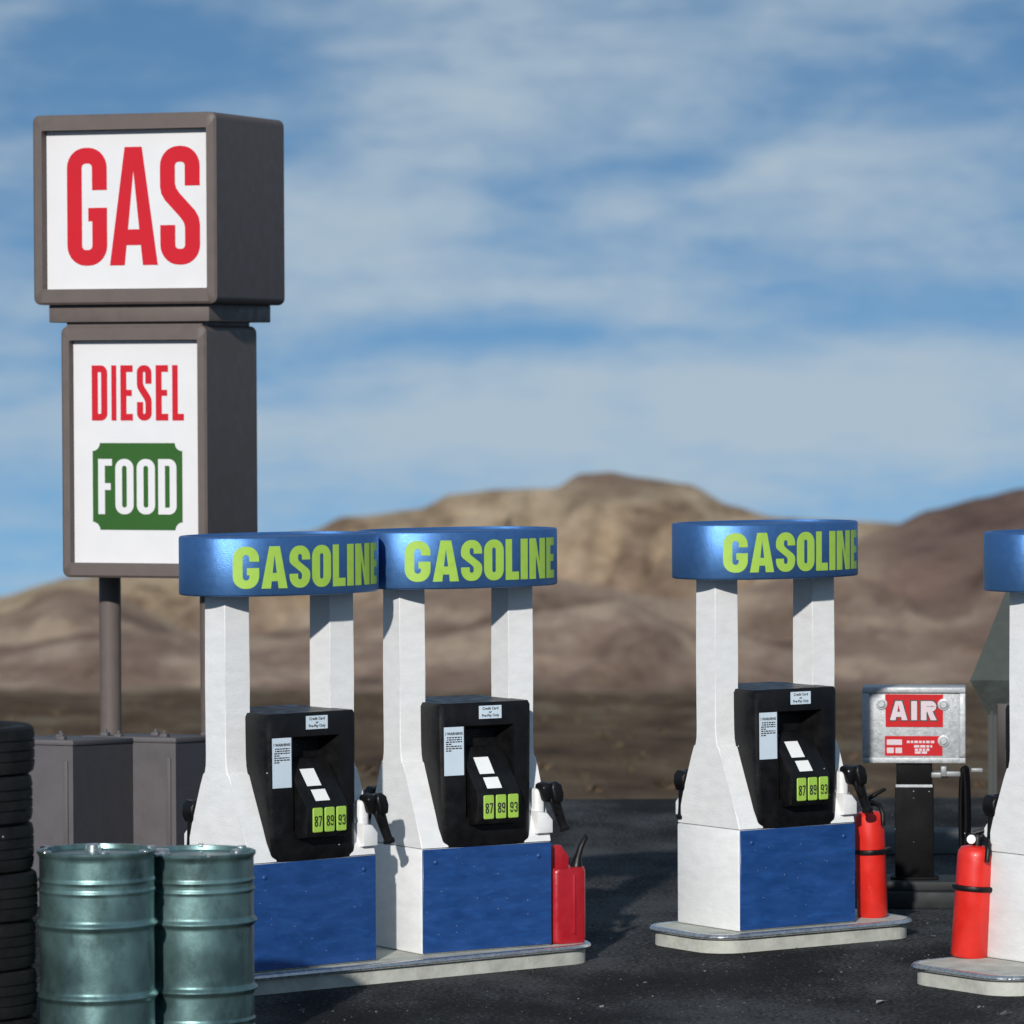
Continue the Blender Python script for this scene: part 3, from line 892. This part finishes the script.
for k in range(7):
    t = t0 if k == 0 else t0.copy()
    if k: COL.objects.link(t)
    lvl = 6-k
    t.location = ((33-512)/FPX*22.0-.352+(-.004, -.012, -.010, .006, -.004, .0, .0)[k], 22.0+rt.uniform(-.015, .015), lvl*.22)
    t.rotation_euler = (0, 0, rt.random()*6)
    tag(t, names[k], 'tyre', 'stack of black tyres at the left edge')

# ------------------------------------------------------------------ grey steel cabinets
def make_cabinet(px_corner, Y, w, d, H, ph, label):
    X = (px_corner-512)/FPX*Y
    root = empty('steel_cabinet', (X, Y, 0), R(-ph))
    # local: x along the front, corner at (0, 0) = right front; y goes back
    SL = .055
    bm = bmesh.new(); add_box(bm, -w, 0, 0, d, 0, H-.035, .0)
    for v in bm.verts:
        if v.co.z > .1: v.co.z -= v.co.y*SL
    b = obj('cabinet_body', bm, M_cab, root, smooth=40)
    bm = bmesh.new()
    add_box(bm, -w-.006, .006, -.006, d+.006, H-.034, H, .010)
    bmesh.ops.transform(bm, matrix=Matrix.Rotation(-SL, 4, 'X'), space=Matrix.Translation((0, 0, -H)), verts=bm.verts[:])
    lid = obj('lid', bm, M_cab, root, smooth=40)
    for fx, fy in ((-.10, .06), (-w+.12, .08), (-.10, d-.12), (-w*.5, d*.5)):
        bm = bmesh.new(); add_box(bm, fx-.025, fx+.025, fy-.025, fy+.025, H-.012-fy*SL, H+.022-fy*SL, .008)
        add_lathe(bm, [(.012, H+.015-fy*SL), (.012, H+.040-fy*SL)], 8, Matrix.Translation((fx, fy, 0)))
        obj('lid_bolt', bm, M_cab, lid, smooth=40)
    bm = bmesh.new()
    add_box(bm, -.06, -.03, -.012, .0, .2, H-.12, .005)
    obj('corner_trim', bm, M_cab, root, smooth=40)
    tag(root, label, 'cabinet', 'grey cabinets at the foot of the sign')
    return root
make_cabinet(71, 28.4, .62, .98, .985, 20, 'grey steel cabinet right beside the tyre stack, under the sign pole')
make_cabinet(174, 29.1, .62, .80, .945, 20, 'grey steel cabinet just left of the nearest white pump column')

# ------------------------------------------------------------------ roadside sign
PHI = 19.6
sign = empty('roadside_sign', (-2.214, 30.71, 0), R(-PHI))
def sign_box(name, w, d, z0, z1, b, rec, parent):
    bx = b*.66
    bm = bmesh.new()
    out = rrect(-w/2, w/2, z0, z1, .045, 5)
    inn = rrect(-w/2+bx, w/2-bx, z0+b, z1-b, .008, 5)
    lay = []
    for sc, y in ((-.014, -d/2), (0, -d/2+.014), (0, d/2-.014), (-.014, d/2)):
        cx, cz = 0, (z0+z1)/2
        lay.append([bm.verts.new((x*(1+2*sc/w), y, cz+(z-cz)*(1+2*sc/(z1-z0)))) for x, z in out])
    i0 = [bm.verts.new((x, -d/2, z)) for x, z in inn]
    i1 = [bm.verts.new((x, -d/2+rec, z)) for x, z in inn]
    m = len(out)
    for a, c in ((i1, i0), (i0, lay[0]), (lay[0], lay[1]), (lay[1], lay[2]), (lay[2], lay[3])):
        for i in range(m): bm.faces.new((a[i], a[(i+1) % m], c[(i+1) % m], c[i]))
    bm.faces.new(lay[3])
    o = obj(name, bm, M_frame, parent, smooth=40)
    bm = bmesh.new(); add_box(bm, -w/2+bx+.002, w/2-bx-.002, -d/2+rec-.004, -d/2+rec+.02, z0+b+.002, z1-b-.002)
    p = obj('sign_panel', bm, M_panel, o)
    return o, p, -d/2+rec-.0065
# upper box
g, gp, yp = sign_box('upper_sign_box', 1.242, 1.125, 3.562, 4.744, .096, .075, sign)
pl, w = line_polys([('G', .272), ('A', .325), ('S', .268)], .735, .101, .098, .018)
obj('lettering', letter_mesh(pl, lambda u, v: (-w/2+u+.034, yp, 3.805+v)), M_sred, gp, recalc=False)
bm = bmesh.new(); add_box(bm, -.545, .545, -.50, .50, 3.452, 3.562, .008)
obj('collar', bm, M_frame, sign, smooth=40)
bm = bmesh.new(); add_box(bm, -.44, .48, -.46, .30, 3.426, 3.453)
obj('neck', bm, M_frame, sign)
l, lp, yp2 = sign_box('lower_sign_box', .986, .8315, 1.858, 3.428, .088, .065, sign)
pl, w = line_polys([('D', .106), ('I', .034), ('E', .084), ('S', .100), ('E', .084), ('L', .078)], .345, .042, .042, .028)
obj('diesel_lettering', letter_mesh(pl, lambda u, v: (-w/2+u+.005, yp2, 2.838+v)), M_sred, lp, recalc=False)
# green badge with notched corners
bw, bz0, bz1, nr = .305, 2.155, 2.698, .05
pts = []
for cx, cz, a0 in ((bw, bz1, 270), (-bw, bz1, 0), (-bw, bz0, 90), (bw, bz0, 180)):
    for k in range(7):
        a = R(a0-90*k/6) if False else R({(1, 1): 270-90*k/6, (-1, 1): 360-90*k/6, (-1, -1): 90-90*k/6, (1, -1): 180-90*k/6}[(1 if cx > 0 else -1, 1 if cz == bz1 else -1)])
        pts.append((cx+nr*math.cos(a), cz+nr*math.sin(a)))
bm = bmesh.new(); bm.faces.new([bm.verts.new((x+.0, yp2, z)) for x, z in pts])
bmesh.ops.triangulate(bm, faces=bm.faces[:])
obj('food_badge', bm, M_sgreen, lp, recalc=False)
pl, w = line_polys([('F', .095), ('O', .124), ('O', .124), ('D', .124)], .345, .046, .042, .022)
obj('food_lettering', letter_mesh(pl, lambda u, v: (-w/2+u, yp2-.003, 2.253+v)), M_panel, lp, recalc=False)
for sx in (-.365, .330):
    bm = bmesh.new()
    add_lathe(bm, [(.066, .0), (.070, 1.862)], 24, Matrix.Translation((sx, 0, 0)))
    add_box(bm, sx-.14, sx+.14, -.14, .14, .0, .02)
    add_box(bm, sx-.10, sx+.10, -.10, .10, 1.840, 1.861)
    obj('pole', bm, M_frame, sign, smooth=40)
l.location = (.03, -.09, 0)
tag(sign, 'tall grey two-pole roadside sign reading GAS, DIESEL and FOOD', 'sign')

# ------------------------------------------------------------------ air machine
AY = 28.4
def apx(px): return (px-512)/FPX*AY
air = empty('air_machine', (apx(914), AY, 0), R(-5.5))
bm = bmesh.new()
add_box(bm, -.30, .34, -.26, .26, 0, .10, .012)
add_box(bm, -.24, .28, -.20, .20, .10, .155, .010)
obj('base_plinth', bm, mat('dark_base_paint', (.022, .025, .026), .6, spec=.25, var=.3), air, smooth=40)
bm = bmesh.new()
add_box(bm, -.112, .112, -.10, .10, .155, .70, .006)
add_box(bm, -.104, .104, -.092, .092, .70, .85, .006)
add_box(bm, -.14, .14, -.125, .125, .155, .17, .004)
pp = obj('post', bm, M_blackm, air, smooth=40)
bm = bmesh.new(); add_box(bm, -.108, .108, -.108, -.099, .695, .712, .003)
obj('post_band', bm, M_galv, pp)
bm = bmesh.new()
add_box(bm, -.302, .302, -.10, .10, .872, 1.320, .010)
plate = obj('galvanised_box', bm, M_galv, air, smooth=40)
bm = bmesh.new()
for x0, x1, z0, z1 in ((-.300, .300, 1.285, 1.318), (-.300, .300, .874, .908), (-.300, -.262, .910, 1.283), (.262, .300, .910, 1.283)):
    add_box(bm, x0, x1, -.122, -.101, z0, z1, .006)
obj('box_rim', bm, M_galv, plate, smooth=40)
bm = bmesh.new()
quad(bm, [(-.165, -.104, 1.085), (.168, -.104, 1.085), (.170, -.104, 1.275), (-.168, -.104, 1.277)])
quad(bm, [(-.170, -.104, .917), (.165, -.104, .917), (.165, -.104, 1.032), (-.170, -.104, 1.032)])
red = obj('red_label', bm, mat('red_label_paint', (.46, .010, .014), .6, spec=.2, var=.08, scale=25), plate, recalc=False)
for grow, m_, y in ((.0065, M_ink, -.106), (0, M_pink, -.1078)):
    pl, w = line_polys([('A', .102), ('I', .034), ('R', .090)], .112, .033, .030, .022, grow)
    obj('lettering' if grow == 0 else 'lettering_outline', letter_mesh(pl, lambda u, v: (-w/2+u-.005, y-.0001*(u > .13), 1.125+v)), m_, red, recalc=False)
bm = bmesh.new()
for x0, x1, z0, z1 in ((-.158, -.070, .980, 1.012), (-.158, -.118, .932, .964), (-.108, -.070, .932, .964)):
    quad(bm, [(x0, -.1062, z0), (x1, -.1062, z0), (x1, -.1062, z1), (x0, -.1062, z1)])
rr = random.Random(4)
for z, x0, x1 in ((.998, -.042, .118), (.972, .0, .105), (.952, .005, .09), (.936, .005, .08)):
    x = x0
    while x < x1:
        wd = rr.uniform(.012, .035)
        quad(bm, [(x, -.1062, z-.007), (min(x1, x+wd), -.1062, z-.007), (min(x1, x+wd), -.1062, z+.007), (x, -.1062, z+.007)])
        x += wd+.006
obj('small_print', bm, M_pink, red, recalc=False)
for bx, bz in ((-.190, 1.220), (.172, 1.217), (.172, 1.005)):
    bm = bmesh.new()
    add_lathe(bm, [(.034, 0), (.034, .008), (.022, .010), (.018, .022)], 20, Matrix.Translation((bx, -.101, bz)) @ Matrix.Rotation(R(90), 4, 'X'))
    obj('bolt', bm, M_galv, plate, smooth=40)
# hose bracket and hanging air hose on the right
bm = bmesh.new()
add_box(bm, .155, .27, -.16, -.12, .80, .83, .005)
add_box(bm, .155, .19, -.165, -.115, .80, .86, .005)
add_box(bm, .33, .40, -.16, -.13, .825, .85, .006)
add_box(bm, .10, .20, -.12, .02, .79, .82, .004)
obj('hose_bracket', bm, mat('dull_bracket_steel', (.22, .23, .235), .5, metal=.3), air, smooth=40)
bm = bmesh.new()
for k in range(4):
    ph = k*.6
    pts = []
    for q in range(33):
        a = 2*math.pi*q/32
        pts.append((.285+.016*math.cos(a)+.006*k, -.15+.022*k+.01*math.sin(a), .56+(.29 if math.sin(a) > 0 else .22+.02*k)*math.sin(a)))
    add_tube(bm, pts, .0125, 8)
obj('air_hose', bm, M_blackm, air, smooth=50)
for ch in air.children:
    if ch.name.split('.')[0] in ('galvanised_box', 'hose_bracket', 'air_hose'): ch.location.z = -.036
tag(air, 'black air pump post with a galvanised box and red AIR label', 'air machine')

# ------------------------------------------------------------------ grey shed at the right and its paving
KY = 31.3
def kpx(px, Y=KY): return (px-512)/FPX*Y
bm = bmesh.new(); add_box(bm, kpx(868), 9.0, KY, KY+.30, 0, .150, .02)
tag(obj('kerb', bm, M_pave, smooth=40), kind='structure')
shed = empty('wooden_shed', (kpx(988, 32.0), 32.0, .155), R(-8))
W, Dp, E0 = 3.6, 2.1, .85
bm = bmesh.new()
add_box(bm, 0, W, 0, Dp, -.155, E0+.05)
obj('wall', bm, M_shed, shed)
bm = bmesh.new()
for k in range(24):
    x = .02+k*.15
    add_box(bm, x, x+.012, -.012, .0, .02, E0, 0)
obj('board_batten', bm, M_shed, shed)
# mansard roof: eave flares out, lower edge undercut
def sq(o, z): return [(-o, -o, z), (W+o, -o, z), (W+o, Dp+o, z), (-o, Dp+o, z)]
bm = bmesh.new()
rows = [[bm.verts.new(p) for p in sq(o, z)] for o, z in ((.0, .70), (.06, .83), (.115, .935), (.10, .965), (.02, 1.17), (-.12, 1.53), (-.16, 1.57))]
for a, b in zip(rows, rows[1:]):
    for i in range(4): bm.faces.new((a[i], a[(i+1) % 4], b[(i+1) % 4], b[i]))
bm.faces.new(rows[-1]); bm.faces.new(rows[0][::-1])
obj('roof', bm, M_shingle, shed)
bm = bmesh.new(); add_box(bm, .06, .60, -.035, -.005, .02, .86, .006)
dr = obj('door', bm, M_door, shed, smooth=40)
bm = bmesh.new(); add_box(bm, .12, .14, -.06, -.03, .40, .48, .004)
obj('handle', bm, M_galv, dr)
tag(shed, 'weathered grey shed with steep overhanging roof behind the rightmost pump', 'shed')

# ------------------------------------------------------------------ loose chips on the asphalt
bm = bmesh.new()
rc = random.Random(12)
def chip(x, y, s):
    z = -.1*s
    vs = [bm.verts.new((x+s*rc.uniform(-1, 1), y+s*rc.uniform(-1, 1), z+s*rc.uniform(0, .9))) for _ in range(4)]
    for q in ((0, 1, 2), (0, 2, 3), (0, 3, 1), (1, 3, 2)):
        bm.faces.new([vs[i] for i in q])
for k in range(2600):
    Y = rc.uniform(22, 35)
    if rc.random() < .5: Y = rc.uniform(23, 28)
    x = rc.uniform(-.118, .122)*Y
    chip(x, Y, rc.choice((.003, .004, .004, .005, .006, .008)))
for px, py, s in ((880, 1008, .045), (1006, 1019, .035), (982, 1012, .018), (300, 1013, .02), (830, 1002, .016), (640, 985, .012), (930, 940, .014), (600, 1010, .014)):
    Y = EYE*FPX/(py-HZ)
    for q in range(3): chip((px-512)/FPX*Y+rc.uniform(-.02, .02), Y+rc.uniform(-.03, .03), s*rc.uniform(.6, 1))
tag(obj('loose_grit', bm, M_chip), 'fine pale grit scattered over the dark asphalt', 'grit', kind='stuff')

# ------------------------------------------------------------------ sky
SUN_EL, SUN_AZ = 22.0, 11.5        # azimuth to the left of straight behind the camera
w = bpy.data.worlds.new('World'); S.world = w; w.use_nodes = True
nt = w.node_tree; L = nt.links.new
for nd in list(nt.nodes): nt.nodes.remove(nd)
out = nn(nt, 'ShaderNodeOutputWorld'); bg = nn(nt, 'ShaderNodeBackground'); bg.inputs['Strength'].default_value = .10
L(bg.outputs[0], out.inputs['Surface'])
tc = nn(nt, 'ShaderNodeTexCoord'); sx = nn(nt, 'ShaderNodeSeparateXYZ'); L(tc.outputs['Generated'], sx.inputs[0])
mr = nn(nt, 'ShaderNodeMapRange'); mr.inputs['From Min'].default_value = -.07; mr.inputs['From Max'].default_value = .16
mr.inputs['To Min'].default_value = .16; mr.inputs['To Max'].default_value = .62
L(sx.outputs['Z'], mr.inputs['Value'])
mxx = nn(nt, 'ShaderNodeMath', operation='MAXIMUM'); L(mr.outputs[0], mxx.inputs[0]); L(sx.outputs['Z'], mxx.inputs[1])
cx = nn(nt, 'ShaderNodeCombineXYZ'); L(sx.outputs['X'], cx.inputs[0]); L(sx.outputs['Y'], cx.inputs[1]); L(mxx.outputs[0], cx.inputs[2])
nv = nn(nt, 'ShaderNodeVectorMath', operation='NORMALIZE'); L(cx.outputs[0], nv.inputs[0])
sky = nn(nt, 'ShaderNodeTexSky'); sky.sky_type = 'NISHITA'; sky.sun_disc = False
sky.sun_elevation = R(SUN_EL); sky.sun_rotation = R(180+SUN_AZ); sky.air_density = 1.0; sky.dust_density = .2; sky.ozone_density = 3.5
L(nv.outputs[0], sky.inputs['Vector'])
# thin streaky cloud by direction
ay = nn(nt, 'ShaderNodeMath', operation='ABSOLUTE'); L(sx.outputs['Y'], ay.inputs[0])
ay2 = nn(nt, 'ShaderNodeMath', operation='MAXIMUM'); ay2.inputs[1].default_value = .12; L(ay.outputs[0], ay2.inputs[0])
du = nn(nt, 'ShaderNodeMath', operation='DIVIDE'); L(sx.outputs['X'], du.inputs[0]); L(ay2.outputs[0], du.inputs[1])
dv = nn(nt, 'ShaderNodeMath', operation='DIVIDE'); L(sx.outputs['Z'], dv.inputs[0]); L(ay2.outputs[0], dv.inputs[1])
uv = nn(nt, 'ShaderNodeCombineXYZ'); L(du.outputs[0], uv.inputs[0]); L(dv.outputs[0], uv.inputs[1]); L(sx.outputs['Y'], uv.inputs[2])
def cnoise(scale, st, rot, det, loc):
    mp = nn(nt, 'ShaderNodeMapping'); mp.inputs['Rotation'].default_value = (0, 0, R(rot)); mp.inputs['Scale'].default_value = st; mp.inputs['Location'].default_value = loc
    L(uv.outputs[0], mp.inputs['Vector'])
    nz = nn(nt, 'ShaderNodeTexNoise'); nz.inputs['Scale'].default_value = scale; nz.inputs['Detail'].default_value = det; nz.inputs['Roughness'].default_value = .55; nz.inputs['Distortion'].default_value = .35
    L(mp.outputs[0], nz.inputs['Vector']); return nz.outputs['Fac']
def mth(op, a, b=None):
    n_ = nn(nt, 'ShaderNodeMath', operation=op)
    for i, q in enumerate((a, b)):
        if q is None: continue
        if isinstance(q, (int, float)): n_.inputs[i].default_value = q
        else: L(q, n_.inputs[i])
    return n_.outputs[0]
wisp = mth('ADD', mth('MULTIPLY', mth('SUBTRACT', cnoise(44, (1, 2.3, 1), 28, 9, (2, 7, 0)), .5), .62), mth('MULTIPLY', mth('SUBTRACT', cnoise(95, (1, 1.7, 1), 30, 9, (4, 3, 0)), .5), .34))
wisp2 = mth('MULTIPLY', mth('SUBTRACT', cnoise(34, (1, 5.0, 1), -14, 9, (8, 1, 0)), .5), .45)
# domain wobble so that cloud banks have ragged edges
wob = cnoise(17, (1, 1.7, 1), 14, 8, (3, 1, 0))
tot = mth('ADD', mth('MULTIPLY', mth('SUBTRACT', cnoise(9, (1, 3.2, 1), -8, 8, (0, 0, 0)), .5), 1.3), mth('MULTIPLY', mth('SUBTRACT', cnoise(26, (1, 4.0, 1), 10, 8, (5, 2, 0)), .5), .75))
tot = mth('ADD', tot, mth('ADD', wisp, wisp2))
def bank(px, py, rx, ry, amp, rot=0):
    global tot
    u0, v0 = (px-512)/FPX, (HZ-py)/FPX
    mp = nn(nt, 'ShaderNodeMapping', vector_type='TEXTURE')
    mp.inputs['Location'].default_value = (u0, v0, 0); mp.inputs['Rotation'].default_value = (0, 0, R(rot)); mp.inputs['Scale'].default_value = (rx/FPX, ry/FPX, 1e6)
    L(uv.outputs[0], mp.inputs['Vector'])
    ln = nn(nt, 'ShaderNodeVectorMath', operation='LENGTH'); L(mp.outputs[0], ln.inputs[0])
    d = mth('ADD', ln.outputs['Value'], mth('MULTIPLY', mth('SUBTRACT', wob, .5), 1.6))
    q = nn(nt, 'ShaderNodeMapRange'); q.interpolation_type = 'SMOOTHERSTEP'
    q.inputs['From Min'].default_value = 1.6; q.inputs['From Max'].default_value = 0; q.inputs['To Max'].default_value = amp
    L(d, q.inputs['Value']); tot = mth('ADD', tot, q.outputs[0])
for b_ in ((470, 105, 130, 60, .42, 12), (700, 60, 160, 45, .16, 10), (330, 260, 170, 90, .34, 5), (650, 200, 130, 22, .34, 14), (560, 290, 200, 18, .30, 2), (880, 190, 170, 60, .24, -12), (540, 400, 420, 55, .42, 4), (950, 400, 220, 60, .36, -3),
           (150, 60, 220, 70, -.30, 0), (720, 155, 110, 30, -.30, 30), (880, 300, 230, 34, -.34, -6), (640, 460, 420, 55, .46, 0), (100, 440, 200, 60, .2, 0), (420, 20, 200, 40, .15, 8), (1010, 40, 100, 60, -.30, 0), (540, 335, 170, 15, -.26, 0), (10, 330, 60, 70, .18, 0), (30, 500, 140, 60, -.1, 0)):
    bank(*b_)
fac = nn(nt, 'ShaderNodeMapRange'); fac.interpolation_type = 'SMOOTHSTEP'
fac.inputs['From Min'].default_value = -.46; fac.inputs['From Max'].default_value = .70; fac.inputs['To Min'].default_value = .0; fac.inputs['To Max'].default_value = .9
L(tot, fac.inputs['Value'])
cm = nn(nt, 'ShaderNodeMix', data_type='RGBA'); cm.inputs['B'].default_value = (4.3, 5.3, 6.15, 1)
tn = nn(nt, 'ShaderNodeMix', data_type='RGBA', blend_type='MULTIPLY'); tn.inputs['Factor'].default_value = 1; tn.inputs['B'].default_value = (.80, .98, .98, 1); L(sky.outputs[0], tn.inputs['A'])
L(fac.outputs[0], cm.inputs['Factor']); L(tn.outputs['Result'], cm.inputs['A']); L(cm.outputs['Result'], bg.inputs['Color'])

# ------------------------------------------------------------------ sun, camera
sd = bpy.data.lights.new('sun', 'SUN'); sd.energy = 4.1; sd.angle = R(1.2); sd.color = (1.0, .955, .90)
so = link(bpy.data.objects.new('sun', sd))
ld = Vector((-math.sin(R(SUN_AZ))*math.cos(R(SUN_EL)), -math.cos(R(SUN_AZ))*math.cos(R(SUN_EL)), math.sin(R(SUN_EL))))
so.rotation_euler = ld.to_track_quat('Z', 'Y').to_euler()

cd = bpy.data.cameras.new('camera'); co = link(bpy.data.objects.new('camera', cd)); S.camera = co
cd.sensor_width = 36; cd.lens = FPX/1024*36; cd.clip_start = .1; cd.clip_end = 5000
tilt = math.atan((512-HZ)/FPX)
co.matrix_world = Matrix.Translation((0, 0, EYE)) @ Matrix.Rotation(math.pi/2-tilt, 4, 'X') @ Matrix.Rotation(-.0043, 4, 'Z')
cd.dof.use_dof = True; cd.dof.focus_distance = 25.8
cd.dof.aperture_fstop = cd.lens/1000/.052
cd.dof.aperture_blades = 0

S.view_settings.view_transform = 'Standard'; S.view_settings.look = 'None'
S.view_settings.exposure = 0; S.view_settings.gamma = 1
S.render.engine = 'CYCLES'
